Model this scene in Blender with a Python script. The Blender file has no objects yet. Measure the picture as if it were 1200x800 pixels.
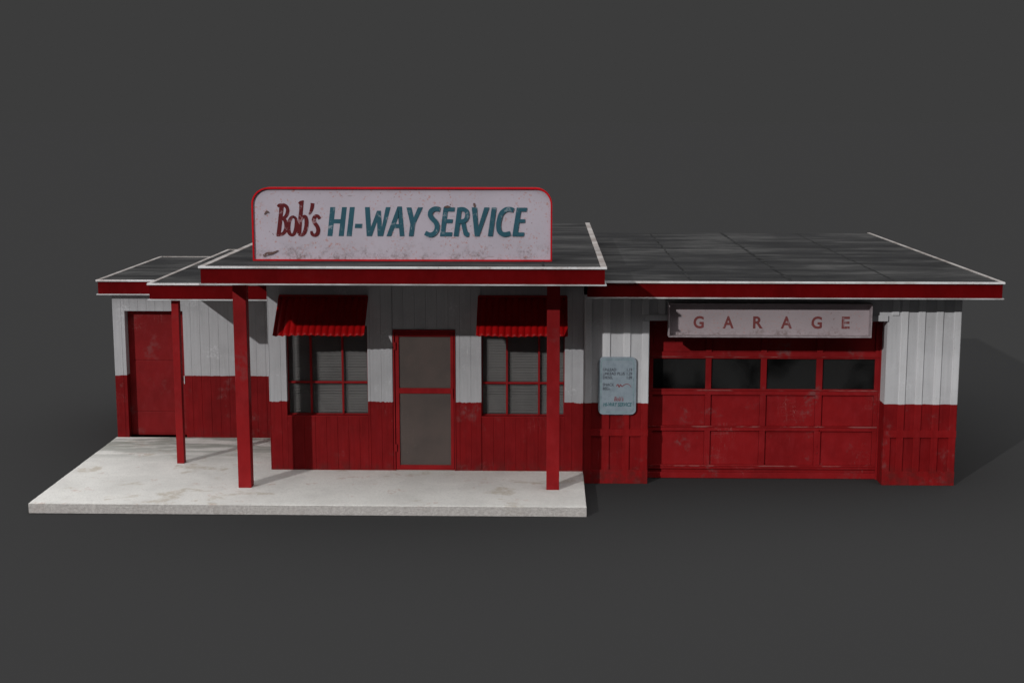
import bpy, bmesh, math, random
from mathutils import Vector, Matrix
random.seed(7)
SC = bpy.context.scene
COL = SC.collection
TEAL = [{"p":[[-0.899,4.091],[-0.829,4.091],[-0.875,3.696],[-0.945,3.696]]},{"p":[[-0.738,4.091],[-0.672,4.091],[-0.721,3.696],[-0.792,3.696]]},{"p":[[-0.854,3.927],[-0.748,3.927],[-0.756,3.869],[-0.862,3.869]]},{"p":[[-0.631,4.091],[-0.564,4.092],[-0.613,3.696],[-0.683,3.696]]},{"p":[[-0.561,3.865],[-0.462,3.865],[-0.469,3.807],[-0.569,3.807]]},{"p":[[-0.425,4.092],[-0.359,4.092],[-0.347,3.821],[-0.261,4.043],[-0.208,4.043],[-0.198,3.821],[-0.14,4.092],[-0.075,4.092],[-0.183,3.697],[-0.258,3.697],[-0.263,3.895],[-0.335,3.697],[-0.407,3.697]]},{"p":[[0.02,4.101],[0.056,4.027],[-0.071,3.697],[-0.137,3.697]]},{"p":[[0.02,4.101],[0.078,4.101],[0.109,3.698],[0.045,3.698],[0.032,4.027]]},{"p":[[-0.036,3.862],[0.044,3.863],[0.046,3.808],[-0.053,3.808]]},{"p":[[0.142,4.089],[0.208,4.089],[0.255,3.87],[0.193,3.86]]},{"p":[[0.299,4.09],[0.365,4.09],[0.256,3.863],[0.202,3.867]]},{"p":[[0.193,3.874],[0.258,3.874],[0.233,3.698],[0.169,3.697]]},{"p":[[0.647,4.09],[0.71,4.09],[0.658,3.698],[0.594,3.698]]},{"p":[[0.696,4.09],[0.801,4.09],[0.793,4.035],[0.689,4.035]]},{"p":[[0.677,3.93],[0.773,3.93],[0.764,3.878],[0.668,3.878]]},{"p":[[0.65,3.753],[0.763,3.753],[0.756,3.699],[0.643,3.698]]},{"p":[[0.835,4.09],[0.898,4.091],[0.847,3.699],[0.781,3.699]]},{"p":[[0.876,3.903],[0.939,3.913],[0.959,3.804],[0.973,3.757],[0.997,3.746],[0.99,3.696],[0.952,3.69],[0.92,3.716]]},{"p":[[1.03,4.091],[1.1,4.091],[1.116,3.821],[1.201,4.091],[1.27,4.091],[1.13,3.699],[1.069,3.699]]},{"p":[[1.302,4.091],[1.366,4.091],[1.313,3.7],[1.248,3.7]]},{"p":[[1.641,4.088],[1.705,4.088],[1.649,3.701],[1.58,3.7]]},{"p":[[1.687,4.088],[1.783,4.088],[1.774,4.036],[1.681,4.036]]},{"p":[[1.662,3.932],[1.757,3.932],[1.752,3.884],[1.655,3.883]]},{"p":[[1.636,3.753],[1.744,3.753],[1.737,3.701],[1.629,3.7]]},{"c":[[0.598,4.061],[0.557,4.071],[0.513,4.066],[0.473,4.034],[0.465,3.982],[0.493,3.937],[0.534,3.895],[0.556,3.843],[0.547,3.78],[0.51,3.733],[0.457,3.717],[0.393,3.745]],"w":[0.0595,0.0595,0.0595,0.0595,0.0595,0.0595,0.0595,0.0595,0.0595,0.0595,0.0595,0.0595]},{"c":[[0.861,4.066],[0.914,4.066],[0.953,4.045],[0.969,4.0],[0.96,3.948],[0.928,3.91],[0.852,3.899]],"w":[0.0525,0.0525,0.0525,0.0525,0.0525,0.0525,0.0525]},{"c":[[1.597,4.052],[1.548,4.067],[1.493,4.06],[1.435,4.012],[1.406,3.935],[1.393,3.852],[1.402,3.778],[1.435,3.737],[1.482,3.725],[1.554,3.74]],"w":[0.0595,0.0595,0.0595,0.0595,0.0595,0.0595,0.0595,0.0595,0.0595,0.0595]}]
BRUSH = [{"c":[[-1.561,4.118],[-1.573,4.016],[-1.59,3.884],[-1.614,3.716]],"w":[0.0562,0.0496,0.0496,0.0496]},{"c":[[-1.618,4.095],[-1.594,4.115],[-1.547,4.118],[-1.506,4.105],[-1.483,4.065],[-1.487,4.008],[-1.515,3.959],[-1.566,3.927]],"w":[0.0265,0.0364,0.0397,0.0397,0.0397,0.043,0.0397,0.0298]},{"c":[[-1.569,3.94],[-1.529,3.917],[-1.508,3.865],[-1.511,3.794],[-1.541,3.739],[-1.588,3.713],[-1.644,3.706]],"w":[0.0265,0.0397,0.0463,0.0463,0.0397,0.0364,0.0265]},{"c":[[-1.396,3.962],[-1.433,3.947],[-1.464,3.893],[-1.477,3.818],[-1.469,3.744],[-1.438,3.71],[-1.402,3.728],[-1.377,3.789],[-1.367,3.868],[-1.373,3.931],[-1.402,3.96]],"w":[0.0265,0.0364,0.043,0.0463,0.043,0.0331,0.0397,0.043,0.0397,0.0331,0.0265]},{"c":[[-1.29,4.168],[-1.296,4.066],[-1.312,3.934],[-1.332,3.728]],"w":[0.0496,0.043,0.0463,0.0463]},{"c":[[-1.327,4.138],[-1.299,4.158],[-1.259,4.174]],"w":[0.0231,0.0298,0.0165]},{"c":[[-1.308,3.905],[-1.273,3.957],[-1.24,3.957],[-1.227,3.901],[-1.234,3.819],[-1.262,3.74],[-1.302,3.71],[-1.342,3.72]],"w":[0.0231,0.0331,0.0397,0.0463,0.0463,0.043,0.0331,0.0265]},{"c":[[-1.14,4.145],[-1.148,4.082],[-1.169,4.025],[-1.19,3.99]],"w":[0.043,0.0397,0.0298,0.0132]},{"c":[[-1.046,3.931],[-1.071,3.968],[-1.108,3.963],[-1.127,3.918],[-1.113,3.872],[-1.081,3.827],[-1.069,3.773],[-1.087,3.723],[-1.127,3.707],[-1.156,3.728],[-1.164,3.766]],"w":[0.0331,0.0364,0.0397,0.0463,0.043,0.043,0.0463,0.043,0.0364,0.0364,0.0265]}]

# ------------------------------------------------------------------ helpers
def box(bm, x0, x1, y0, y1, z0, z1):
    vs = [bm.verts.new((x, y, z)) for z in (z0, z1) for x, y in ((x0, y0), (x1, y0), (x1, y1), (x0, y1))]
    for f in ((3, 2, 1, 0), (4, 5, 6, 7), (0, 1, 5, 4), (1, 2, 6, 5), (2, 3, 7, 6), (3, 0, 4, 7)):
        bm.faces.new([vs[i] for i in f])

def cut_cells(x0, x1, z0, z1, openings):
    """rectangles of the panel x0..x1 / z0..z1 that lie outside every opening"""
    xs = sorted({x0, x1} | {v for o in openings for v in o[:2] if x0 < v < x1})
    out = []
    for a, b in zip(xs, xs[1:]):
        m = (a + b) / 2
        spans = [(z0, z1)]
        for o in openings:
            if o[0] < m < o[1]:
                new = []
                for s, t in spans:
                    if o[3] <= s or o[2] >= t: new.append((s, t)); continue
                    if o[2] > s: new.append((s, o[2]))
                    if o[3] < t: new.append((o[3], t))
                spans = new
        out += [(a, b, s, t) for s, t in spans]
    return out

def wall_core(bm, x0, x1, z0, z1, y0, y1, openings=()):
    for a, b, s, t in cut_cells(x0, x1, z0, z1, list(openings)):
        box(bm, a, b, y0, y1, s, t)

def plank(bm, a, b, s, t, yb, yf, c=.0028):
    """upright board with chamfered long edges, face towards -Y"""
    pr = [(a, yb), (a, yf + c), (a + c, yf), (b - c, yf), (b, yf + c), (b, yb)]
    lo = [bm.verts.new((x, y, s)) for x, y in pr]; hi = [bm.verts.new((x, y, t)) for x, y in pr]
    n = len(pr)
    for i in range(n): bm.faces.new((lo[i], lo[(i + 1) % n], hi[(i + 1) % n], hi[i]))
    bm.faces.new(lo[::-1]); bm.faces.new(hi)

def planks(bm, x0, x1, z0, z1, yb, yf, pitch, openings=(), gap=.001):
    n = max(1, round((x1 - x0) / pitch)); w = (x1 - x0) / n
    for i in range(n):
        a, b = x0 + i * w + gap / 2, x0 + (i + 1) * w - gap / 2
        jy = random.uniform(-.0015, .0015)
        for q in cut_cells(a, b, z0, z1, list(openings)):
            if q[1] - q[0] > .02: plank(bm, *q, yb, yf + jy)

def ribbon(bm, pts, ws, y):
    """flat painted stroke in the XZ plane"""
    # smooth the centre line
    P = [Vector((p[0], p[1])) for p in pts]; n = len(P)
    S = []
    for i in range(n - 1):
        p0 = P[max(0, i - 1)]; p1 = P[i]; p2 = P[i + 1]; p3 = P[min(n - 1, i + 2)]
        for k in range(6):
            t = k / 6
            q = .5 * ((2 * p1) + (p2 - p0) * t + (2 * p0 - 5 * p1 + 4 * p2 - p3) * t * t + (3 * p1 - p0 - 3 * p2 + p3) * t ** 3)
            S.append((q, ws[i] * (1 - t) + ws[i + 1] * t))
    S.append((P[-1], ws[-1]))
    L = []
    for i, (q, w) in enumerate(S):
        d = (S[min(i + 1, len(S) - 1)][0] - S[max(i - 1, 0)][0]).normalized()
        nn = Vector((-d.y, d.x)) * w * .5
        L.append((q + nn, q - nn))
    va = [bm.verts.new((a.x, y, a.y)) for a, b in L]; vb = [bm.verts.new((b.x, y, b.y)) for a, b in L]
    for i in range(len(L) - 1):
        bm.faces.new((va[i], va[i + 1], vb[i + 1], vb[i]))

def obj(name, bm, m, parent=None, loc=(0, 0, 0), bevel=0, smooth=False, label=None):
    """bmesh in world coordinates -> one mesh object; loc is the origin of its thing"""
    bmesh.ops.translate(bm, verts=bm.verts, vec=-Vector(loc))
    bmesh.ops.recalc_face_normals(bm, faces=bm.faces)
    me = bpy.data.meshes.new(name); bm.to_mesh(me); bm.free()
    for k in (m if isinstance(m, (list, tuple)) else [m]): me.materials.append(k)
    if smooth:
        for p in me.polygons: p.use_smooth = True
    o = bpy.data.objects.new(name, me); COL.objects.link(o)
    if parent: o.parent = parent
    else: o.location = loc
    if bevel:
        b = o.modifiers.new('bevel', 'BEVEL'); b.width = bevel; b.segments = 2; b.limit_method = 'ANGLE'
    if label: o['label'] = label
    return o

def thing(name, label, cat, loc=(0, 0, 0), group=None):
    o = bpy.data.objects.new(name, None); COL.objects.link(o); o.location = loc
    o.empty_display_size = .3
    o['label'] = label; o['category'] = cat
    if group: o['group'] = group
    return o

def text_into(bm, s, x, y, z, size, sx=1., bold=0., shear=0., align='LEFT'):
    cu = bpy.data.curves.new('lettering', 'FONT'); cu.body = s; cu.size = size; cu.offset = bold; cu.shear = shear
    cu.align_x = align; cu.resolution_u = 4
    o = bpy.data.objects.new('lettering', cu); COL.objects.link(o)
    dg = bpy.context.evaluated_depsgraph_get(); me = bpy.data.meshes.new_from_object(o.evaluated_get(dg))
    M = Matrix.Translation((x, y, z)) @ Matrix.Rotation(math.pi / 2, 4, 'X') @ Matrix.Diagonal((sx, 1, 1, 1))
    me.transform(M); bm.from_mesh(me)
    bpy.data.objects.remove(o); bpy.data.curves.remove(cu); bpy.data.meshes.remove(me)

# ------------------------------------------------------------------ materials
class N:
    def __init__(s, name):
        s.m = bpy.data.materials.new(name); s.m.use_nodes = True
        s.t = s.m.node_tree; s.t.nodes.clear()
        s.out = s.t.nodes.new('ShaderNodeOutputMaterial')
        g = s.t.nodes.new('ShaderNodeNewGeometry'); s.pos = g.outputs['Position']
    def n(s, typ, ins=None, **kw):
        d = s.t.nodes.new('ShaderNode' + typ)
        for k, v in kw.items(): setattr(d, k, v)
        for k, v in (ins or {}).items(): s.set(d.inputs[k], v)
        return d
    def set(s, sock, v):
        if hasattr(v, 'is_output') or isinstance(v, bpy.types.NodeSocket): s.t.links.new(v, sock)
        else:
            if isinstance(v, tuple) and len(v) == 3 and sock.type == 'RGBA': v = (*v, 1)
            sock.default_value = v
    def map(s, scale=(1, 1, 1), rot=(0, 0, 0), loc=(0, 0, 0)):
        return s.n('Mapping', {'Vector': s.pos, 'Scale': scale, 'Rotation': rot, 'Location': loc}).outputs[0]
    def noise(s, scale, detail=4, rough=.55, vec=None, dist=0.):
        return s.n('TexNoise', {'Vector': vec if vec is not None else s.pos, 'Scale': scale, 'Detail': detail, 'Roughness': rough, 'Distortion': dist}).outputs['Fac']
    def ramp(s, fac, lo, hi, a=0., b=1.):
        return s.n('MapRange', {'Value': fac, 'From Min': lo, 'From Max': hi, 'To Min': a, 'To Max': b}, interpolation_type='SMOOTHSTEP').outputs[0]
    def mth(s, op, a, b=0.):
        return s.n('Math', {0: a, 1: b}, operation=op).outputs[0]
    def mix(s, fac, a, b, mode='MIX'):
        d = s.n('Mix', data_type='RGBA', blend_type=mode)
        s.set(d.inputs[0], fac); s.set(d.inputs[6], a); s.set(d.inputs[7], b)
        return d.outputs[2]
    def z(s): return s.n('SeparateXYZ', {0: s.pos}).outputs
    def bump(s, h, strength=.3, dist=.01):
        return s.n('Bump', {'Height': h, 'Strength': strength, 'Distance': dist}).outputs[0]
    def done(s, color, rough=.6, metal=0., normal=None, spec=.4, **kw):
        p = s.n('BsdfPrincipled'); s.set(p.inputs['Base Color'], color); s.set(p.inputs['Roughness'], rough)
        s.set(p.inputs['Metallic'], metal); s.set(p.inputs['Specular IOR Level'], spec)
        if normal is not None: s.set(p.inputs['Normal'], normal)
        for k, v in kw.items(): s.set(p.inputs[k], v)
        s.t.links.new(p.outputs[0], s.out.inputs[0]); return s.m

def scratches(k, amount=.5, scale=3.):
    """thin crossing scuff lines, two noise-bent directions"""
    a = k.noise(scale, 2, .5, k.map((4.5, 4.5, .45), (.0, .45, 0)), 1.3)
    b = k.noise(scale, 2, .5, k.map((.6, .6, 4.5), (0, .75, 0), (3, 1, 2)), 1.6)
    la = k.ramp(k.mth('ABSOLUTE', k.mth('SUBTRACT', a, .5)), .0, .009, 1, 0)
    lb = k.ramp(k.mth('ABSOLUTE', k.mth('SUBTRACT', b, .5)), .0, .012, 1, 0)
    gate = k.ramp(k.noise(1.3, 3, .6, k.map(loc=(5, 9, 4))), .56, .68)
    return k.mth('MULTIPLY', k.mth('MULTIPLY', k.mth('MAXIMUM', la, k.mth('MULTIPLY', lb, .5)), gate), amount)

RED = (.205, .0055, .007); WHITE = (.42, .42, .435)

def red_weather(k, base, patch=.85, scr=.35):
    n1 = k.noise(1.6, 5, .6); n2 = k.noise(9, 4, .6, k.map((1, 1, .5)))
    c = k.mix(k.ramp(n1, .35, .7), base, tuple(v * .74 for v in base))
    c = k.mix(k.ramp(n2, .4, .75, 0, .35), c, (base[0] * 1.15, base[1] * 2.2, base[2] * 2.2))
    faded = k.mth('MULTIPLY', k.ramp(k.noise(2.2, 5, .65, k.map(loc=(7, 2, 3))), .56, .7), k.ramp(k.noise(14, 3), .35, .6))
    c = k.mix(k.mth('MULTIPLY', faded, patch), c, (.185, .062, .062))
    c = k.mix(scratches(k, scr), c, (.34, .13, .125))
    return c

def two_tone(name, line, wob, red, white, grain):
    k = N(name); zz = k.z()
    w1 = k.noise(5.5, 3, .6, k.map((1, 1, .05))); w2 = k.noise(30, 2, .5, k.map((1, 1, .05)))
    edge = k.mth('ADD', k.mth('MULTIPLY', k.mth('SUBTRACT', w1, .5), wob), k.mth('MULTIPLY', k.mth('SUBTRACT', w2, .5), wob * .45))
    h = k.mth('SUBTRACT', zz[2], k.mth('ADD', edge, line))
    up = k.ramp(h, -.003, .003)
    g = k.noise(grain, 5, .65, k.map((1, 1, .06)))
    blot = k.noise(1.4, 5, .6)
    wc = k.mix(k.ramp(g, .35, .7, 0, .30), white, tuple(v * .66 for v in white))
    wc = k.mix(k.ramp(blot, .42, .72, 0, .45), wc, tuple(v * .68 for v in white))
    spl = k.mth('MULTIPLY', k.ramp(k.noise(2.0, 4, .6, k.map(loc=(1, 4, 8))), .58, .66), k.ramp(k.noise(26, 4, .7), .5, .56))
    wc = k.mix(k.mth('MULTIPLY', spl, .28), wc, (.72, .73, .75))
    speck = k.ramp(k.noise(60, 2, .5), .70, .74)
    wc = k.mix(k.mth('MULTIPLY', speck, .6), wc, (.25, .22, .2))
    wc = k.mix(scratches(k, .25), wc, (.74, .74, .75))
    rc = k.mix(k.ramp(g, .35, .7, 0, .4), red_weather(k, red), tuple(v * .55 for v in red))
    low = k.ramp(zz[2], .14, .34, .55, 0)                     # splashed dirt along the foot of the boards
    rc = k.mix(k.mth('MULTIPLY', low, k.ramp(k.noise(6, 5, .65), .4, .65)), rc, (.075, .018, .016))
    c = k.mix(up, rc, wc)
    hgt = k.mth('ADD', k.mth('MULTIPLY', g, .6), k.mth('MULTIPLY', k.noise(45, 3), .4))
    return k.done(c, k.ramp(blot, .3, .7, .5, .75), normal=k.bump(hgt, .35, .006), spec=.10)

def red_paint(name, base, patch=.5, scr=.35, rough=.55, spec=.12):
    k = N(name)
    c = red_weather(k, base, patch, scr)
    return k.done(c, rough, normal=k.bump(k.noise(24, 4, .6, k.map((1, 1, .3))), .25, .005), spec=spec)

M = {}
M['shop'] = two_tone('shop_boards', 1.172, .060, RED, WHITE, 26)
M['wing'] = two_tone('wing_boards', 1.163, .030, (.195, .005, .0065), (.425, .425, .44), 26)
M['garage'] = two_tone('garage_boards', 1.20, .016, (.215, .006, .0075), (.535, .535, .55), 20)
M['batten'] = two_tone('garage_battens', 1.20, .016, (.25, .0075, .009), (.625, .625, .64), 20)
M['post'] = red_paint('post_red', (.27, .009, .011), .35, .2)
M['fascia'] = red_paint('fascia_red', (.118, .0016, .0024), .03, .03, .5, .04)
M['door'] = red_paint('door_red', (.20, .008, .0095), .5, .8)
M['gdoor'] = red_paint('garage_door_red', (.255, .0085, .0105), 1., .8)
M['frame'] = red_paint('frame_red', (.25, .008, .010), .1, .1)
M['awning'] = red_paint('awning_red', (.36, .0035, .0045), .0, .1, .4, .10)
M['rim'] = red_paint('sign_rim_red', (.50, .006, .012), .1, .1, .4)

k = N('roof_edge_metal')
c = k.mix(k.ramp(k.noise(2.3, 5, .65), .42, .7, 0, .8), (.72, .71, .72), (.46, .41, .39))
c = k.mix(k.ramp(k.noise(34, 3, .6), .6, .7, 0, .6), c, (.28, .19, .15))
M['trim'] = k.done(c, .45, normal=k.bump(k.noise(40, 3), .2, .004), spec=.5)
k = N('weathered_edging')
c = k.mix(k.ramp(k.noise(2.3, 5, .65), .40, .66), (.40, .375, .36), (.235, .205, .19))
c = k.mix(k.ramp(k.noise(30, 3, .6), .58, .7, 0, .7), c, (.20, .145, .12))
M['flange'] = k.done(c, .6, spec=.2)
k = N('drip_metal'); M['drip'] = k.done(k.mix(k.ramp(k.noise(3, 5), .4, .66), (.50, .50, .51), (.33, .32, .315)), .5)
k = N('soffit_paint'); M['soffit'] = k.done(k.mix(k.ramp(k.noise(3, 4), .4, .7), (.30, .30, .30), (.22, .22, .22)), .8)

k = N('roofing_felt')
st = k.noise(1.1, 6, .68, k.map((.32, 1.6, 1), (0, 0, .02)))
bl = k.noise(.55, 5, .6, k.map(loc=(2, 5, 0)))
c = k.mix(k.ramp(st, .34, .70), (.015, .015, .016), (.088, .087, .085))
c = k.mix(k.ramp(bl, .45, .66, 0, .75), c, (.020, .020, .021))
c = k.mix(k.ramp(k.noise(2.1, 5, .7, k.map((.55, 1.3, 1), loc=(9, 1, 0))), .42, .62, 0, .6), c, (.024, .024, .025))
c = k.mix(k.ramp(k.noise(160, 2), .55, .75, 0, .35), c, (.08, .08, .078))
M['felt'] = k.done(c, .95, normal=k.bump(k.noise(90, 3), .5, .006), spec=.08)
k = N('roofing_tar'); M['tar'] = k.done(k.mix(k.ramp(k.noise(4, 4), .4, .65), (.012, .012, .012), (.034, .034, .034)), .85, spec=.1)

k = N('concrete')
zz = k.z()
c = k.mix(k.ramp(k.noise(1.2, 6, .65), .35, .7), (.71, .70, .665), (.60, .59, .56))
c = k.mix(k.ramp(k.noise(38, 5, .7), .45, .7, 0, .45), c, (.45, .44, .42))
c = k.mix(k.ramp(k.noise(7, 5, .7, k.map((1, 1.5, 1))), .55, .75, 0, .30), c, (.45, .43, .395))
blot = k.mth('MULTIPLY', k.ramp(k.noise(1.9, 4, .55, k.map((.8, 1.2, 1), loc=(3.3, 1.5, 0)), .4), .585, .66), k.ramp(k.noise(11, 4, .6), .3, .6))
c = k.mix(k.mth('MULTIPLY', blot, .65), c, (.42, .365, .285))
rust = k.mth('MULTIPLY', k.ramp(k.noise(2.6, 4, .6, k.map(loc=(8.1, 3.2, 0)), .3), .60, .66), k.ramp(k.noise(17, 4, .6), .42, .6))
c = k.mix(k.mth('MULTIPLY', rust, .5), c, (.47, .33, .275))
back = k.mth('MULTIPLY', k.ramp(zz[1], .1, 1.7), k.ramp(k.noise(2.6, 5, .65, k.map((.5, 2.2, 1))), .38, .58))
c = k.mix(k.mth('MULTIPLY', back, .85), c, (.235, .245, .215))     # mossy staining by the rear wall, deepened to paint in roof and wing shade
side = k.ramp(zz[2], .126, .136, 1, 0)                               # rough cast edge of the slab
c = k.mix(k.mth('MULTIPLY', side, .8), c, k.mix(k.ramp(k.noise(22, 6, .75, k.map((1, 1, 1.6))), .36, .66), (.42, .385, .37), (.64, .61, .585)))
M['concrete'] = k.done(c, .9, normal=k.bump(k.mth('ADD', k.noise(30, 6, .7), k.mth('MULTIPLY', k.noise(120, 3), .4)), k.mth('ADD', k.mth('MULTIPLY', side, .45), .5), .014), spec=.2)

def sign_paint(name, base, lo, hi, rust):
    k = N(name); zz = k.z()
    c = k.mix(k.ramp(k.noise(2.0, 4, .6), .35, .7, 0, .5), base, tuple(v * .86 for v in base))
    g1 = k.ramp(k.noise(30, 3, .55, None, .2), .605, .64); g2 = k.ramp(k.noise(3.2, 3, .6, k.map(loc=(4, 0, 7))), .40, .62)
    pink = k.mth('MULTIPLY', g1, k.mth('MULTIPLY', g2, .75 * rust))
    c = k.mix(pink, c, (.42, .19, .155))
    g3 = k.mth('MULTIPLY', k.ramp(k.noise(21, 3, .6, k.map(loc=(2, 6, 1)), .2), .69, .72), .85 * rust)
    c = k.mix(g3, c, (.12, .035, .03))
    foot = k.mth('MULTIPLY', k.ramp(zz[2], lo, hi, 1, 0), k.mth('MULTIPLY', k.ramp(k.noise(4.5, 5, .7), .42, .64), k.ramp(k.noise(24, 4, .65), .36, .62)))
    c = k.mix(k.mth('MULTIPLY', foot, .8), c, (.15, .105, .095))
    scr = k.mth('MULTIPLY', k.ramp(k.noise(4, 2, .5, k.map((.7, 1, 5), (0, .2, 0))), .74, .78), .5)
    c = k.mix(scr, c, (.2, .16, .15))
    return k.done(c, .5, normal=k.bump(k.noise(18, 3), .12, .004), spec=.3)
M['sign'] = sign_paint('sign_enamel', (.47, .425, .485), 3.40, 3.66, 1.)
M['gsign'] = sign_paint('garage_sign_enamel', (.365, .31, .327), 2.21, 2.36, .7)
k = N('garage_sign_frame'); M['gsframe'] = k.done(k.mix(k.ramp(k.noise(12, 4), .4, .65), (.36, .31, .325), (.27, .225, .235)), .6, spec=.15)

def lettering(name, ink, wear, worn):
    k = N(name)
    a = k.mth('MULTIPLY', k.ramp(k.noise(13, 4, .65, k.map((1, 1, 1.0), (0, .6, 0)), .6), .57, .62), k.ramp(k.noise(3.0, 3), .40, .6))
    c = k.mix(k.mth('MULTIPLY', a, wear), ink, worn)
    c = k.mix(k.ramp(k.noise(5, 4), .35, .7, 0, .4), c, tuple(v * .7 for v in ink))
    return k.done(c, .5, spec=.3)
M['teal'] = lettering('teal_lettering', (.022, .092, .128), .6, (.36, .40, .44))
M['brush'] = lettering('brush_red_lettering', (.105, .004, .007), .8, (.36, .22, .24))
M['gletter'] = lettering('garage_lettering', (.19, .048, .048), .7, (.36, .28, .30))
M['scuff'] = lettering('rust_scuff', (.13, .075, .065), 1., (.44, .39, .44))
M['bteal'] = lettering('board_teal', (.045, .15, .17), .5, (.3, .36, .4))
M['bred'] = lettering('board_red', (.24, .07, .08), .7, (.35, .3, .33))
M['bdark'] = lettering('board_dark', (.075, .085, .105), .85, (.28, .33, .37))

k = N('price_board_enamel')
c = k.mix(k.ramp(k.noise(6, 5, .65), .35, .7), (.27, .325, .37), (.215, .265, .305))
c = k.mix(k.ramp(k.noise(24, 4, .7), .58, .68, 0, .6), c, (.20, .23, .26))
M['board'] = k.done(c, .5, spec=.3)
k = N('price_board_border'); M['border'] = k.done(k.mix(k.ramp(k.noise(12, 4), .4, .65), (.23, .35, .36), (.15, .21, .24)), .5)

k = N('blind_slat'); M['blind'] = k.done(k.mix(k.ramp(k.noise(2.5, 4), .35, .7), (.33, .33, .335), (.25, .25, .255)), .7)
k = N('insect_screen')
c = k.mix(k.ramp(k.noise(2.2, 4), .35, .7), (.112, .088, .080), (.092, .076, .070))
c = k.mix(scratches(k, .35, 5), c, (.24, .21, .19))
p = k.n('BsdfPrincipled', {'Base Color': c, 'Roughness': .8, 'Specular IOR Level': .1}); t_ = k.n('BsdfTransparent')
mx = k.n('MixShader', {0: .82, 1: t_.outputs[0], 2: p.outputs[0]}); k.t.links.new(mx.outputs[0], k.out.inputs[0]); M['screen'] = k.m
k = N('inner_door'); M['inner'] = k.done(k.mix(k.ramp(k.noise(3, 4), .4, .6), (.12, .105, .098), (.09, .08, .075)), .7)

def glass(name, tint, dust_veil, amount, lo=.35):
    k = N(name)
    tr = k.n('BsdfTransparent', {'Color': (*tint, 1)}); gl = k.n('BsdfGlossy', {'Color': (1, 1, 1, 1), 'Roughness': .04})
    fr = k.n('Fresnel', {'IOR': 1.22})
    df = k.n('BsdfDiffuse', {'Color': (*dust_veil, 1)})
    d1 = k.mth('MULTIPLY', k.ramp(k.noise(1.5, 3, .5, k.map((1, 1, .9), (0, .7, 0)), .3), .30, .62, lo, .75), amount)
    m1 = k.n('MixShader', {0: fr.outputs[0], 1: tr.outputs[0], 2: gl.outputs[0]})
    m2 = k.n('MixShader', {0: d1, 1: m1.outputs[0], 2: df.outputs[0]})
    k.t.links.new(m2.outputs[0], k.out.inputs[0]); return k.m
M['glass'] = glass('window_glass', (.80, .79, .78), (.30, .30, .30), .22)  # light veil over the blinds painted in as a pale diffuse film
M['gglass'] = glass('garage_glass', (.35, .36, .36), (.30, .30, .30), .085, .0)
k = N('worn_joint'); st = k.noise(3.2, 5, .65, k.map((1, 1, 6)))
M['worn'] = k.done(k.mix(k.ramp(st, .50, .62), (.20, .007, .008), (.27, .085, .08)), .6, spec=.1)
k = N('door_steel'); M['steel'] = k.done((.32, .31, .30), .4, 1.)
k = N('dark_rubber'); M['dark'] = k.done((.02, .018, .018), .8)

# the plain dark matt ground
k = N('dark_ground')
M['ground'] = k.done(k.mix(k.noise(.6, 4), (.0400, .0400, .0400), (.0409, .0409, .0409)), 1., spec=0.)

# ------------------------------------------------------------------ setting
bm = bmesh.new()
S = 900.
bm.faces.new([bm.verts.new(v) for v in ((-S, -S, 0), (S, -S, 0), (S, S, 0), (-S, S, 0))])
g = obj('ground', bm, M['ground']); g['kind'] = 'structure'

# concrete slab under the porch
HS = .142
bm = bmesh.new()
LX0, LX1, LY0, LY1 = -4.955, 2.592, -1.903, 2.09
L0 = (-1.2, 0, 0)
nx, ny = 150, 60
rnd = random.Random(3)
grid = {}
for i in range(nx + 1):
    for j in range(ny + 1):
        x = LX0 + (LX1 - LX0) * i / nx; y = LY0 + (LY1 - LY0) * j / ny
        z = HS
        if j == 0: y += max(0, rnd.gauss(.0, .004)); z -= max(0, rnd.gauss(.0, .003))
        if i in (0, nx): z -= abs(rnd.gauss(0, .002))
        grid[i, j] = bm.verts.new((x, y, z))
for i in range(nx):
    for j in range(ny): bm.faces.new((grid[i, j], grid[i + 1, j], grid[i + 1, j + 1], grid[i, j + 1]))
rim = [grid[i, 0] for i in range(nx + 1)] + [grid[nx, j] for j in range(1, ny + 1)] + [grid[i, ny] for i in range(nx - 1, -1, -1)] + [grid[0, j] for j in range(ny - 1, 0, -1)]
mid = []; low = []
for v in rim:
    x = min(max(v.co.x, LX0), LX1); y = v.co.y
    o = Vector((0, 0, 0))
    mid.append(bm.verts.new((x + (-.006 if x <= LX0 + 1e-4 else .006 if x >= LX1 - 1e-4 else 0), y - (.006 if y < LY0 + .05 else 0), HS - .012)))
    low.append(bm.verts.new((mid[-1].co.x, LY0 - .006 + rnd.uniform(0, .006) if y < LY0 + .05 else y, .001)))
for i in range(len(rim)):
    j = (i + 1) % len(rim)
    bm.faces.new((rim[i], mid[i], mid[j], rim[j])); bm.faces.new((mid[i], low[i], low[j], mid[j]))
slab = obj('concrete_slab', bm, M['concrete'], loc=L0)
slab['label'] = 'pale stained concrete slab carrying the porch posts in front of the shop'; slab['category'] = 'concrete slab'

# ------------------------------------------------------------------ the building
ST = thing('service_station', 'low white and red boarded roadside building with flat dark roofs, porch and garage bay', 'building', (1.5, 0, 0))
BL = (1.5, 0, 0)
def part(name, bm, m, parent=None, bevel=0, smooth=False, label=None):
    return obj(name, bm, m, parent or ST, BL, bevel, smooth, label)

SX0, SX1 = -2.019, 2.594          # shop
WX0, WY = -4.934, 2.077           # rear wing
GX1, GY = 7.992, -.124            # garage
BACK = 5.55
WINS = [(-1.757, -.564, .962, 2.30), (1.102, 2.319, .962, 2.30)]
DOOR = (-.19, .724, HS, 2.245)
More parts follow.
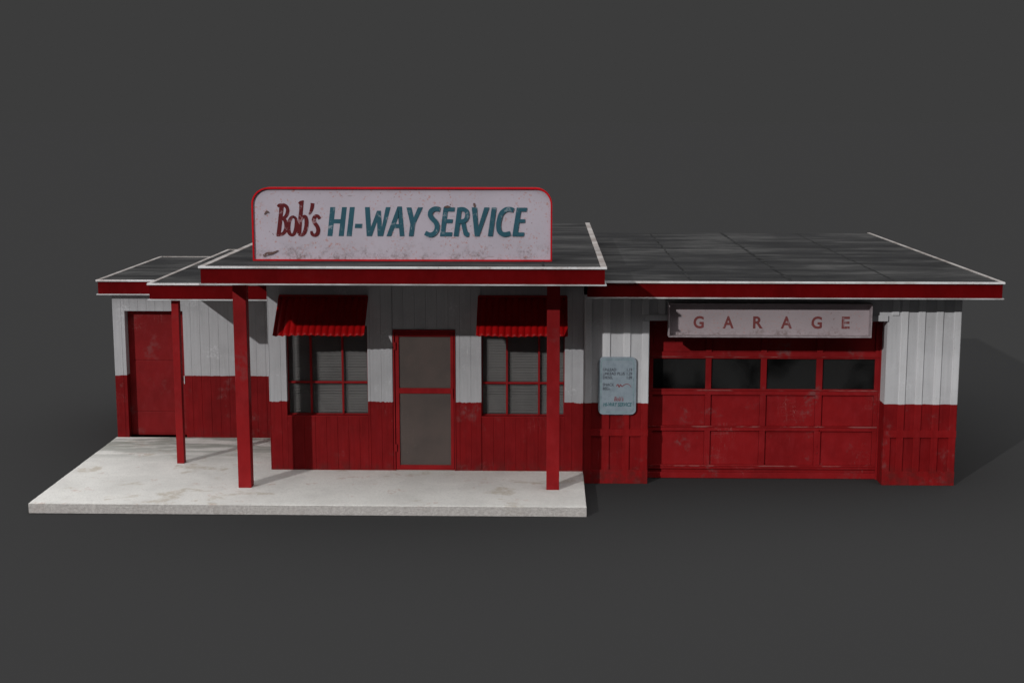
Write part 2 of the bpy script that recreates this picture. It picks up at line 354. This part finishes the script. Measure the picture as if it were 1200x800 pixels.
# shop wall
bm = bmesh.new()
ops = WINS + [DOOR]
wall_core(bm, SX0 + .015, SX1 - .002, HS, 3.11, .014, .13, ops)
planks(bm, SX0 + .015, SX1 - .002, HS, 3.11, .0145, 0, .162, ops)
plank(bm, SX0, SX0 + .014, HS, 3.11, .14, .002, .004)
box(bm, SX0, SX0 + .12, .1405, BACK, HS, 3.11); box(bm, SX1 - .12, SX1 - .002, .131, BACK, 0.001, 3.11)
box(bm, SX0 + .121, SX1 - .121, BACK - .12, BACK - .001, 0.001, 3.11)
part('wall', bm, M['shop'], label='white over red shop front wall of plain upright boards')
# wing wall
WDO = (-4.741, -3.80, HS, 2.217)
bm = bmesh.new()
for x0, x1, zt in ((WX0, -3.83, 2.484), (-3.83, SX0 - .001, 2.625)):
    wall_core(bm, x0, x1, HS + .001, zt, WY + .012, WY + .20, [WDO])
planks(bm, WX0, -3.83, HS + .001, 2.484, WY + .0125, WY, .147, [WDO])
planks(bm, -3.83, SX0 - .001, HS + .001, 2.625, WY + .0125, WY, .147, [WDO])
box(bm, WX0, WX0 + .1, WY + .201, BACK - .1, .001, 2.484); box(bm, WX0 + .101, SX0 - .001, BACK - .2, BACK - .1, .001, 2.484)
part('wall', bm, M['wing'], label='white over red set-back wall of the side wing')
# garage wall
GO = (3.536, 6.943, 0, 2.407)
bm = bmesh.new()
wall_core(bm, SX1 + .001, GX1, .001, 2.78, GY, GY + .30, [GO])
bat_up = [2.60, 2.871, 3.165, 3.425, 3.70, 7.03, 7.14, 7.37, 7.62, 7.863]
WB = .105
bm_l, bm_r = bmesh.new(), bmesh.new()
for x in (2.606, 2.871, 3.163, 3.429):
    plank(bm_l, x, x + WB, .78, 2.78 if x < 3.42 else 2.405, GY + .001, GY - .022, .009)
for x in (3.429, 3.66, 7.0): plank(bm_l if x < 5 else bm_r, x, x + WB, 2.50, 2.78, GY + .001, GY - .022, .009)
for x in (7.133, 7.376, 7.632, 7.885):
    plank(bm_r, x, x + WB, .78, 2.78, GY + .001, GY - .022, .009)
for xa, xb, bats in ((2.598, 3.534, (2.606, 2.871, 3.163, 3.429)), (6.946, 7.99, (6.948, 7.133, 7.376, 7.632, 7.885))):
    bm_b = bm_l if xa < 5 else bm_r
    box(bm_b, xa, xb, GY - .026, GY + .001, .712, .815)
    box(bm_b, xa, xb, GY - .026, GY + .001, .002, .205)
    for x in bats: plank(bm_b, x, x + WB, .2055, .7115, GY + .001, GY - .022, .009)
box(bm, GX1 - .14, GX1 - .002, GY + .301, 7.6, .001, 2.78); box(bm, SX1 + .001, GX1 - .141, 7.48, 7.6, .001, 2.78)
box(bm, SX1 + .001, SX1 + .1, BACK, 7.479, .001, 2.78)
gw = part('wall', bm, M['garage'], label='white over red garage wall with raised battens and panelled foot')
part('battens', bm_l, M['batten'], gw); part('battens', bm_r, M['batten'], gw)
bm = bmesh.new()
box(bm, 3.467, 6.944, GY - .031, GY - .0235, 2.412, 2.497)
part('lintel', bm, M['garage'], bevel=.005)

# roofs
def roof(x0, x1, y0, y1, zb, zt, seams=(), ends=(1, 1), tw=.06, back=None, label=None):
    fw, bw, e = .024, .03, .026
    bm = bmesh.new()
    box(bm, x0 + .0565, x1 - .0565, y0 + .0565, y1 - .0565, zb + .022, zt - .010)
    r = part('roof', bm, [M['felt']], label=label)
    # fascia boards on the four sides
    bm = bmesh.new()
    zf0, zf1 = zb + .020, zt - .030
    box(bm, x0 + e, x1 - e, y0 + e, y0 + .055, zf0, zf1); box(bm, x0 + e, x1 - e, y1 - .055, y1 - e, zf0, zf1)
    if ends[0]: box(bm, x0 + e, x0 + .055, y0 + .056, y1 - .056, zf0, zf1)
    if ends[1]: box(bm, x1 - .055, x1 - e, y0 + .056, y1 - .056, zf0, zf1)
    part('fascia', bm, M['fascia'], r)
    # folded metal edging: top flange and drip face, lower strip
    bm = bmesh.new()
    h = .028
    box(bm, x0, x1, y0, y0 + fw, zt - h, zt)
    part('metal_edging', bm, M['trim'], r, bevel=.003)
    runs = [(x0, x0 + tw)] * ends[0] + [(x1 - tw, x1)] * ends[1]
    bw = bw if back else 0
    for xa, xb in runs:
        bm = bmesh.new(); box(bm, xa, xb, y0 + fw + .001, y1 - bw - .001, zt - h, zt); part('side_edging', bm, M['flange'], r, bevel=.003)
    if back:
        bm = bmesh.new(); box(bm, x0, x1, y1 - bw, y1, zt - h, zt); part('metal_edging', bm, M['flange'], r, bevel=.003)
    bm = bmesh.new()
    box(bm, x0 + .002, x1 - .002, y0 + .002, y0 + .06, zb, zb + .018); box(bm, x0 + .002, x1 - .002, y1 - .06, y1 - .002, zb, zb + .018)
    if ends[0]: box(bm, x0 + .002, x0 + .06, y0 + .061, y1 - .061, zb, zb + .018)
    if ends[1]: box(bm, x1 - .06, x1 - .002, y0 + .061, y1 - .061, zb, zb + .018)
    part('drip_strip', bm, M['drip'], r, bevel=.003)
    bm = bmesh.new(); box(bm, x0 + .0615, x1 - .0615, y0 + .0615, y1 - .061, zb + .005, zb + .015); part('soffit', bm, M['soffit'], r)
    if seams:
        rn = random.Random(11)
        for xs, w in seams:
            bm = bmesh.new(); n = 40
            a = []; b = []
            for i in range(n + 1):
                y = y0 + fw + .01 + (y1 - y0 - fw - .06) * i / n
                dx = rn.uniform(-.012, .012); ww = w * rn.uniform(.7, 1.25)
                a.append(bm.verts.new((xs + dx - ww / 2, y, zt - .006))); b.append(bm.verts.new((xs + dx + ww / 2, y, zt - .006)))
            for i in range(n): bm.faces.new((a[i], b[i], b[i + 1], a[i + 1]))
            part('tar_seam', bm, M['tar'], r)
    return r
roof(-2.533, 2.839, -1.923, 5.83, 3.1185, 3.3666, [(2.0, .03)], tw=.08, label='highest flat roof, over the shop and its porch')
roof(-3.824, SX0 - .002, .20, 5.545, 2.6325, 2.888, ends=(1, 0), back=1, label='small lower flat roof beside the shop')
roof(-5.1335, -3.826, 1.92, 5.73, 2.4914, 2.7361, ends=(1, 0), back=1, label='lowest flat roof, over the far end of the wing')
roof(SX1 + .002, 8.4275, -.62, 7.797, 2.7872, 3.0331, [(4.09, .028), (5.499, .05), (6.95, .02)], ends=(0, 1), tw=.05, label='wide flat roof of the garage')

# porch posts
for x0, x1, y0, y1, zt in ((-3.512, -3.402, .331, .445, 2.650), (-2.283, -2.099, -1.05, -.875, 3.137), (2.057, 2.2365, -1.06, -.885, 3.137)):
    bm = bmesh.new(); box(bm, x0, x1, y0, y1, HS - .002, zt)
    part('porch_post', bm, M['post'], bevel=.006, label='thin red post under the lower roof' if x0 < -3 else None)

# shop windows
for wi, (a, b, s, t) in enumerate(WINS):
    mv = ((-1.409, -.942) if wi == 0 else (1.474, 1.944)); mh = 1.447
    bm = bmesh.new(); y0, y1 = .088, .128; f = .014
    box(bm, a + .001, a + f, y0, y1, s + .001, t - .001); box(bm, b - f, b - .001, y0, y1, s + .001, t - .001)
    box(bm, a + f, b - f, y0, y1, s + .001, s + f); box(bm, a + f, b - f, y0, y1, t - f, t - .001)
    for x in mv: box(bm, x - .014, x + .014, y0 - .012, y1 - .012, s + f, t - f)
    xs = [a + f, mv[0] - .014, mv[0] + .014, mv[1] - .014, mv[1] + .014, b - f]
    for q in (0, 2, 4): box(bm, xs[q], xs[q + 1], y0 - .008, y1 - .012, mh - .014, mh + .014)
    w = part('window', bm, M['frame'])
    bm = bmesh.new(); box(bm, a + .01, b - .01, .118, .122, s + .01, t - .01); part('pane', bm, M['glass'], w)
    bm = bmesh.new(); box(bm, a + .001, b - .001, -.003, .087, s - .012, s - .0005); part('sill', bm, M['frame'], w)
    # slatted blind behind the glass
    bm = bmesh.new(); z = s + .03; i = 0
    while z < t:
        tilt = .006 if (abs(z - 1.63) < .02 or abs(z - 1.27) < .04) else .014
        dz = .030 if tilt == .014 else .021
        vs = [bm.verts.new(v) for v in ((a, .155 - tilt, z), (b, .155 - tilt, z), (b, .155 + tilt, z + dz), (a, .155 + tilt, z + dz))]
        bm.faces.new(vs); ex = bmesh.ops.extrude_face_region(bm, geom=[bm.faces[-1]] if False else [f_ for f_ in bm.faces if vs[0] in f_.verts])
        bmesh.ops.translate(bm, verts=[v for v in ex['geom'] if isinstance(v, bmesh.types.BMVert)], vec=(0, .002, .001))
        z += .040; i += 1
    box(bm, a - .05, b + .05, .20, .22, s - .02, t + .03)
    part('blind', bm, M['blind'], w)

# corrugated awnings
for a, b in ((-1.842, -.535), (1.054, 2.354)):
    bm = bmesh.new(); n = 14; per = 10; rows = 12
    yt, zt, yb, zb = -.004, 2.728, -.55, 2.236
    nrm = Vector((0, -(zt - zb), -(yt - yb) * -1)).normalized() if False else Vector((0, -.67, .74)).normalized()
    rn = random.Random(int(a * 10))
    V_ = []
    for r_ in range(rows + 1):
        t = r_ / rows; row = []
        for i in range(n * per + 1):
            u = i / (n * per); ph = u * n * 2 * math.pi
            off = .024 * (abs(math.cos(ph / 2)) ** .7 - .6)
            sag = .006 * math.sin(u * 9 + a) * t
            p = Vector((a + (b - a) * u, yt + (yb - yt) * t, zt + (zb - zt) * t + sag)) + nrm * off
            row.append(bm.verts.new(p))
        V_.append(row)
    for r_ in range(rows):
        for i in range(n * per): bm.faces.new((V_[r_][i], V_[r_ + 1][i], V_[r_ + 1][i + 1], V_[r_][i + 1]))
    o = part('awning', bm, M['awning'], smooth=True)
    sm = o.modifiers.new('thickness', 'SOLIDIFY'); sm.thickness = .004
    bm = bmesh.new()
    box(bm, a + .01, b - .01, -.024, -.001, 2.722, 2.752)
    part('head_rail', bm, M['awning'], o)

# screen door
a, b, s, t = DOOR
bm = bmesh.new()
box(bm, a + .001, a + .022, -.012, .12, s + .001, t - .001); box(bm, b - .020, b - .001, -.012, .12, s + .001, t - .001)
box(bm, a + .022, b - .020, -.012, .12, t - .035, t - .001)
part('door_frame', bm, M['frame'], bevel=.003)
bm = bmesh.new(); da, db, dt = a + .030, b - .027, t - .041
y0, y1 = .006, .040
box(bm, da, -.104, y0, y1, s + .008, dt); box(bm, .650, db, y0, y1, s + .008, dt)
for z0, z1 in ((s + .008, .222), (1.297, 1.378), (2.140, dt)): box(bm, -.104, .650, y0 + .002, y1, z0, z1)
sd = part('screen_door', bm, M['frame'], bevel=.003)
for z0, z1 in ((.222, 1.297), (1.378, 2.140)):
    bm = bmesh.new(); box(bm, -.1035, .6495, .024, .0255, z0, z1); part('screen', bm, M['screen'], sd)
bm = bmesh.new(); box(bm, .664, .690, y0 - .035, y0 - .003, 1.235, 1.375); box(bm, .670, .684, y0 - .004, y0 + .001, 1.25, 1.27); box(bm, .670, .684, y0 - .004, y0 + .001, 1.34, 1.36)
part('door_handle', bm, M['frame'], sd, bevel=.004)
for z in (.43, 1.95):
    bm = bmesh.new(); box(bm, a + .012, a + .045, -.018, .004, z, z + .11); part('hinge', bm, M['frame'], sd, bevel=.003)
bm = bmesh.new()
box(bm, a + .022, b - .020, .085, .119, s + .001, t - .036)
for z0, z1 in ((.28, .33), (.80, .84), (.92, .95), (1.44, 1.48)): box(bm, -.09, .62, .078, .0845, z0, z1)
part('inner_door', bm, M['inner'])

# plain steel door of the wing
a, b, s, t = WDO
bm = bmesh.new()
box(bm, a, b, WY + .165, WY + .20, s + .004, t - .004)
for z0, z1 in ((s + .03, .53), (.546, 1.376), (1.392, 2.19)): box(bm, a + .03, b - .03, WY + .158, WY + .1655, z0, z1)
wd = part('door', bm, M['door'], bevel=.004, label='scuffed red wing door without a window')
bm = bmesh.new()
bmesh.ops.create_uvsphere(bm, u_segments=16, v_segments=10, radius=.034, matrix=Matrix.Translation((b - .075, WY + .10, 1.10)) @ Matrix.Diagonal((1, .75, 1, 1)))
bmesh.ops.create_cone(bm, cap_ends=True, segments=14, radius1=.014, radius2=.014, depth=.07, matrix=Matrix.Translation((b - .075, WY + .13, 1.10)) @ Matrix.Rotation(math.pi / 2, 4, 'X'))
part('door_knob', bm, M['steel'], wd, smooth=True)
bm = bmesh.new(); box(bm, b - .012, b - .001, WY - .012, WY + .03, 1.03, 1.16); part('strike_plate', bm, M['trim'], wd, bevel=.003)

# sectional garage door
DY = .185
GC = [(3.621, 4.391), (4.475, 5.198), (5.285, 6.009), (6.102, 6.861)]
x0, x1 = 3.537, 6.942
bm = bmesh.new()
FR = [(2.330, 2.405), (1.803, 1.902), (1.262, 1.350), (.722, .797), (.160, .209)]
for z0, z1 in FR: box(bm, x0, x1, DY, DY + .05, z0, z1)
# stiles between the panels
cuts = [x0] + [v for c in GC for v in c] + [x1]
zs = [(1.9025, 2.3295), (1.3505, 1.8025), (.7975, 1.2615), (.2095, .7215)]
for z0, z1 in zs:
    for i in range(0, len(cuts), 2): box(bm, cuts[i], cuts[i + 1], DY, DY + .05, z0, z1)
# sunk panels with a raised field
for c0, c1 in GC:
    for z0, z1 in (zs[0], zs[2], zs[3]):
        box(bm, c0, c1, DY + .030, DY + .05, z0, z1)
box(bm, x0, x1, DY + .028, DY + .05, .093, .1595)
box(bm, x0, x1, DY - .006, DY + .05, .148, .1592)
box(bm, x0, x1, DY - .004, DY + .055, .006, .0925)
# narrow lips where the sections meet
gd = part('garage_door', bm, M['gdoor'], bevel=.004)
for za, zb_ in ((1.325, 1.340), (.778, .7965), (.186, .200), (1.825, 1.838)):
    bm = bmesh.new(); box(bm, x0 + .002, x1 - .002, DY - .008, DY - .0005, za, zb_); part('section_joint', bm, M['worn'], gd, bevel=.002)
for c0, c1 in GC:
    bm = bmesh.new(); box(bm, c0 + .0005, c1 - .0005, DY + .030, DY + .034, 1.351, 1.802); part('pane', bm, M['gglass'], gd)
for x, z in ((6.055, .795), (6.075, .74), (6.05, .50), (6.055, .40)):
    bm = bmesh.new(); bmesh.ops.create_cone(bm, cap_ends=True, segments=10, radius1=.011, radius2=.007, depth=.012, matrix=Matrix.Translation((x, DY - .014 if z > .72 else DY - .005, z)) @ Matrix.Rotation(math.pi / 2, 4, 'X'))
    part('bolt', bm, M['worn'], gd)
for c0, c1 in ((3.5372, 3.56), (6.92, 6.9418)):
    bm = bmesh.new(); box(bm, c0, c1, DY - .03, DY - .0095, .003, 2.404); part('door_stop', bm, M['gdoor'])

# ------------------------------------------------------------------ roof sign
RS0, RS1, RZ0, RZ1, RY0, RY1 = -1.972, 2.122, 3.358, 4.356, -1.117, -.95
LS = (.075, RY0 + .08, RZ0)
def outline(x0, x1, z0, z1, r, n=12):
    pts = [(x0, z0), (x1, z0)]
    for i in range(n + 1):
        t = math.pi / 2 * i / n; pts.append((x1 - r + r * math.cos(t), z1 - r + r * math.sin(t)))
    for i in range(n + 1):
        t = math.pi / 2 * (1 + i / n); pts.append((x0 + r + r * math.cos(t), z1 - r + r * math.sin(t)))
    return pts
rs = thing('roof_sign', 'long white enamel sign with red rim and rounded top corners standing on the shop roof', 'sign', LS)
bm = bmesh.new()
po = outline(RS0, RS1, RZ0, RZ1, .23); pi_ = outline(RS0 + .021, RS1 - .021, RZ0 + .021, RZ1 - .021, .209)
n = len(po)
of = [bm.verts.new((x, RY0, z)) for x, z in po]; ob = [bm.verts.new((x, RY1, z)) for x, z in po]
inf = [bm.verts.new((x, RY0, z)) for x, z in pi_]; inb = [bm.verts.new((x, RY1, z)) for x, z in pi_]
for i in range(n):
    j = (i + 1) % n
    bm.faces.new((of[i], of[j], inf[j], inf[i])); bm.faces.new((ob[j], ob[i], inb[i], inb[j]))
    bm.faces.new((of[j], of[i], ob[i], ob[j])); bm.faces.new((inf[i], inf[j], inb[j], inb[i]))
obj('rim', bm, M['rim'], rs, LS)
bm = bmesh.new()
pp = outline(RS0 + .0212, RS1 - .0212, RZ0 + .0212, RZ1 - .0212, .2088)
f_ = [bm.verts.new((x, RY0 + .030, z)) for x, z in pp]; b_ = [bm.verts.new((x, RY1 - .03, z)) for x, z in pp]
bm.faces.new(f_); bm.faces.new(b_[::-1])
for i in range(n): j = (i + 1) % n; bm.faces.new((f_[j], f_[i], b_[i], b_[j]))
obj('face_panel', bm, M['sign'], rs, LS)
for data, mat, lab in ((BRUSH, 'brush', 'dark red brush-script word on the sign'), (TEAL, 'teal', 'teal slanted capital letters on the sign')):
    bm = bmesh.new()
    for i, d in enumerate(data):
        y = RY0 + .030 - .0015 - i * .0007
        if 'p' in d: bm.faces.new([bm.verts.new((x, y, z)) for x, z in d['p']])
        else: ribbon(bm, d['c'], [w_ * (1.2 if mat == 'brush' else 1.08) for w_ in d['w']], y)
    bmesh.ops.triangulate(bm, faces=[f for f in bm.faces if len(f.verts) > 4])
    obj('lettering', bm, M[mat], rs, LS, label=lab)

for pts, ws in ((((-1.83, 3.425), (-1.77, 3.455), (-1.70, 3.465), (-1.62, 3.50)), (.03, .045, .03, .012)), (((-1.80, 3.99), (-1.765, 4.03), (-1.74, 4.01)), (.012, .03, .01)),
                (((1.062, 4.15), (1.066, 4.12), (1.07, 4.09)), (.02, .03, .012)), (((.655, 4.095), (.70, 4.10), (.74, 4.095)), (.012, .034, .012))):
    bm = bmesh.new(); ribbon(bm, pts, ws, RY0 + .030 - .016); obj('rust_scuff', bm, M['scuff'], rs, LS)

# ------------------------------------------------------------------ garage sign (deep open tray on the wall)
GS0, GS1, GZ0, GZ1 = 3.79, 6.668, 2.203, 2.690
GYF = -.36; GYB = GY - .0515
LG = ((GS0 + GS1) / 2, GYB, GZ0)
gs = thing('wall_sign', 'faded pinkish sign in a deep tray frame hung above the garage door', 'sign', LG)
bm = bmesh.new(); w = .015
box(bm, GS0, GS1, GYF, GYB, GZ0, GZ0 + w); box(bm, GS0, GS1, GYF, GYB, GZ1 - w, GZ1)
box(bm, GS0, GS0 + w, GYF, GYB, GZ0 + w, GZ1 - w); box(bm, GS1 - w, GS1, GYF, GYB, GZ0 + w, GZ1 - w)
obj('frame', bm, M['gsframe'], gs, LG, bevel=.003)
bm = bmesh.new(); box(bm, GS0 + w, GS1 - w, GYB - .03, GYB, GZ0 + w, GZ1 - w); obj('face_panel', bm, M['gsign'], gs, LG)
for ch, xa, xb in (('G', 4.157, 4.304), ('A', 4.577, 4.732), ('R', 5.007, 5.147), ('A', 5.403, 5.562), ('G', 5.839, 5.989), ('E', 6.269, 6.385)):
    tb = bmesh.new(); text_into(tb, ch, 0, 0, 0, .238, 1., .0065)
    xs = [v.co.x for v in tb.verts]; m0, m1 = min(xs), max(xs)
    for v in tb.verts: v.co = Vector((xa + (v.co.x - m0) / (m1 - m0) * (xb - xa), GYB - .0325, 2.318 + v.co.z))
    obj('letter', tb, M['gletter'], gs, LG)

# ------------------------------------------------------------------ price board
PX0, PX1, PZ0, PZ1 = 2.806, 3.354, 1.034, 1.883
PYB = GY - .029; PYF = PYB - .016
LP = ((PX0 + PX1) / 2, PYB, PZ0)
pb = thing('price_board', 'upright pale blue price board with cut corners beside the garage door', 'sign', LP)
def cutrect(x0, x1, z0, z1, r, n=5):
    pts = []
    for cx, cz, t0 in ((x1 - r, z0 + r, -90), (x1 - r, z1 - r, 0), (x0 + r, z1 - r, 90), (x0 + r, z0 + r, 180)):
        for i in range(n + 1):
            t = math.radians(t0 + 90 * i / n); pts.append((cx + r * math.cos(t), cz + r * math.sin(t)))
    return pts
def plate(bm, pts, yf, yb):
    f_ = [bm.verts.new((x, yf, z)) for x, z in pts]; b_ = [bm.verts.new((x, yb, z)) for x, z in pts]
    bm.faces.new(f_); bm.faces.new(b_[::-1])
    for i in range(len(pts)): j = (i + 1) % len(pts); bm.faces.new((f_[j], f_[i], b_[i], b_[j]))
bm = bmesh.new(); plate(bm, cutrect(PX0, PX1, PZ0, PZ1, .075), PYF, PYB); obj('board', bm, M['board'], pb, LP, bevel=.004)
bm = bmesh.new()
o1 = cutrect(PX0 + .034, PX1 - .034, PZ0 + .034, PZ1 - .034, .06); o2 = cutrect(PX0 + .044, PX1 - .044, PZ0 + .044, PZ1 - .044, .05)
A_ = [bm.verts.new((x, PYF - .002, z)) for x, z in o1]; B_ = [bm.verts.new((x, PYF - .002, z)) for x, z in o2]
for i in range(len(o1)): j = (i + 1) % len(o1); bm.faces.new((A_[i], A_[j], B_[j], B_[i]))
obj('border_line', bm, M['border'], pb, LP)
ty = PYF - .0025
def line(mat, *a, **k_):
    tb = bmesh.new(); text_into(tb, *a, **k_); return obj('lettering', tb, M[mat], pb, LP)
for i, (l, r_) in enumerate((('UNLEAD', '1.19'), ('UNLEAD PLUS', '1.29'), ('DIESEL', '1.09'))):
    z = PZ1 - .205 - i * .058
    line('bdark', l, PX0 + .062, ty, z, .058, .86, .0012); line('bdark', r_, PX1 - .062, ty, z, .058, .86, .0012, align='RIGHT')
line('bdark', 'SNACK', PX0 + .062, ty, PZ1 - .425, .058, .86, .0012); line('bdark', 'BEER', PX0 + .062, ty, PZ1 - .483, .058, .86, .0012)
bm = bmesh.new()
cx, cz = PX0 + .26, PZ1 - .43
ribbon(bm, [(cx, cz), (cx + .02, cz + .03), (cx + .04, cz - .01), (cx + .06, cz + .025), (cx + .08, cz - .002), (cx + .11, cz + .02), (cx + .15, cz + .035), (cx + .19, cz + .02), (cx + .21, cz - .01)], [.010, .014, .016, .014, .012, .010, .009, .008, .005], ty)
obj('scribble', bm, M['bred'], pb, LP)
line('bred', "Bob's", (PX0 + PX1) / 2 + .02, ty - .0003, PZ0 + .205, .088, .72, .0015, .25, 'CENTER')
line('bteal', 'HI-WAY SERVICE', (PX0 + PX1) / 2, ty, PZ0 + .125, .078, .70, .0018, .22, 'CENTER')

# ------------------------------------------------------------------ light, world, camera
W = bpy.data.worlds.new('World'); SC.world = W; W.use_nodes = True
nt = W.node_tree; bg = nt.nodes['Background']
tc = nt.nodes.new('ShaderNodeTexCoord'); sx = nt.nodes.new('ShaderNodeSeparateXYZ'); rp = nt.nodes.new('ShaderNodeValToRGB')
nt.links.new(tc.outputs['Generated'], sx.inputs[0]); nt.links.new(sx.outputs[2], rp.inputs[0]); nt.links.new(rp.outputs[0], bg.inputs[0])
BGV = .0452
rp.color_ramp.elements[0].position = .45; rp.color_ramp.elements[0].color = (BGV, BGV, BGV, 1)
rp.color_ramp.elements[1].position = .74; rp.color_ramp.elements[1].color = (1.40, 1.40, 1.42, 1)
bg.inputs[1].default_value = 1.

su = bpy.data.lights.new('key_light', 'SUN'); su.energy = 1.8; su.angle = math.radians(.7); su.color = (1, .985, .97)
so = bpy.data.objects.new('key_light', su); COL.objects.link(so); so.location = (-8, -14, 9)
so.rotation_euler = Vector((.668, 1, -.505)).to_track_quat('-Z', 'Y').to_euler()

cam = bpy.data.cameras.new('camera'); cam.lens = 1664.78 / 1200 * 36; cam.sensor_width = 36; cam.clip_end = 3000
co = bpy.data.objects.new('camera', cam); COL.objects.link(co)
co.location = (2.0485, -20.4106, 5.3356); co.rotation_euler = (math.pi / 2 - .1583, 0, .0244)
SC.camera = co
vs = SC.view_settings; vs.view_transform = 'Standard'; vs.look = 'None'; vs.exposure = 0; vs.gamma = 1
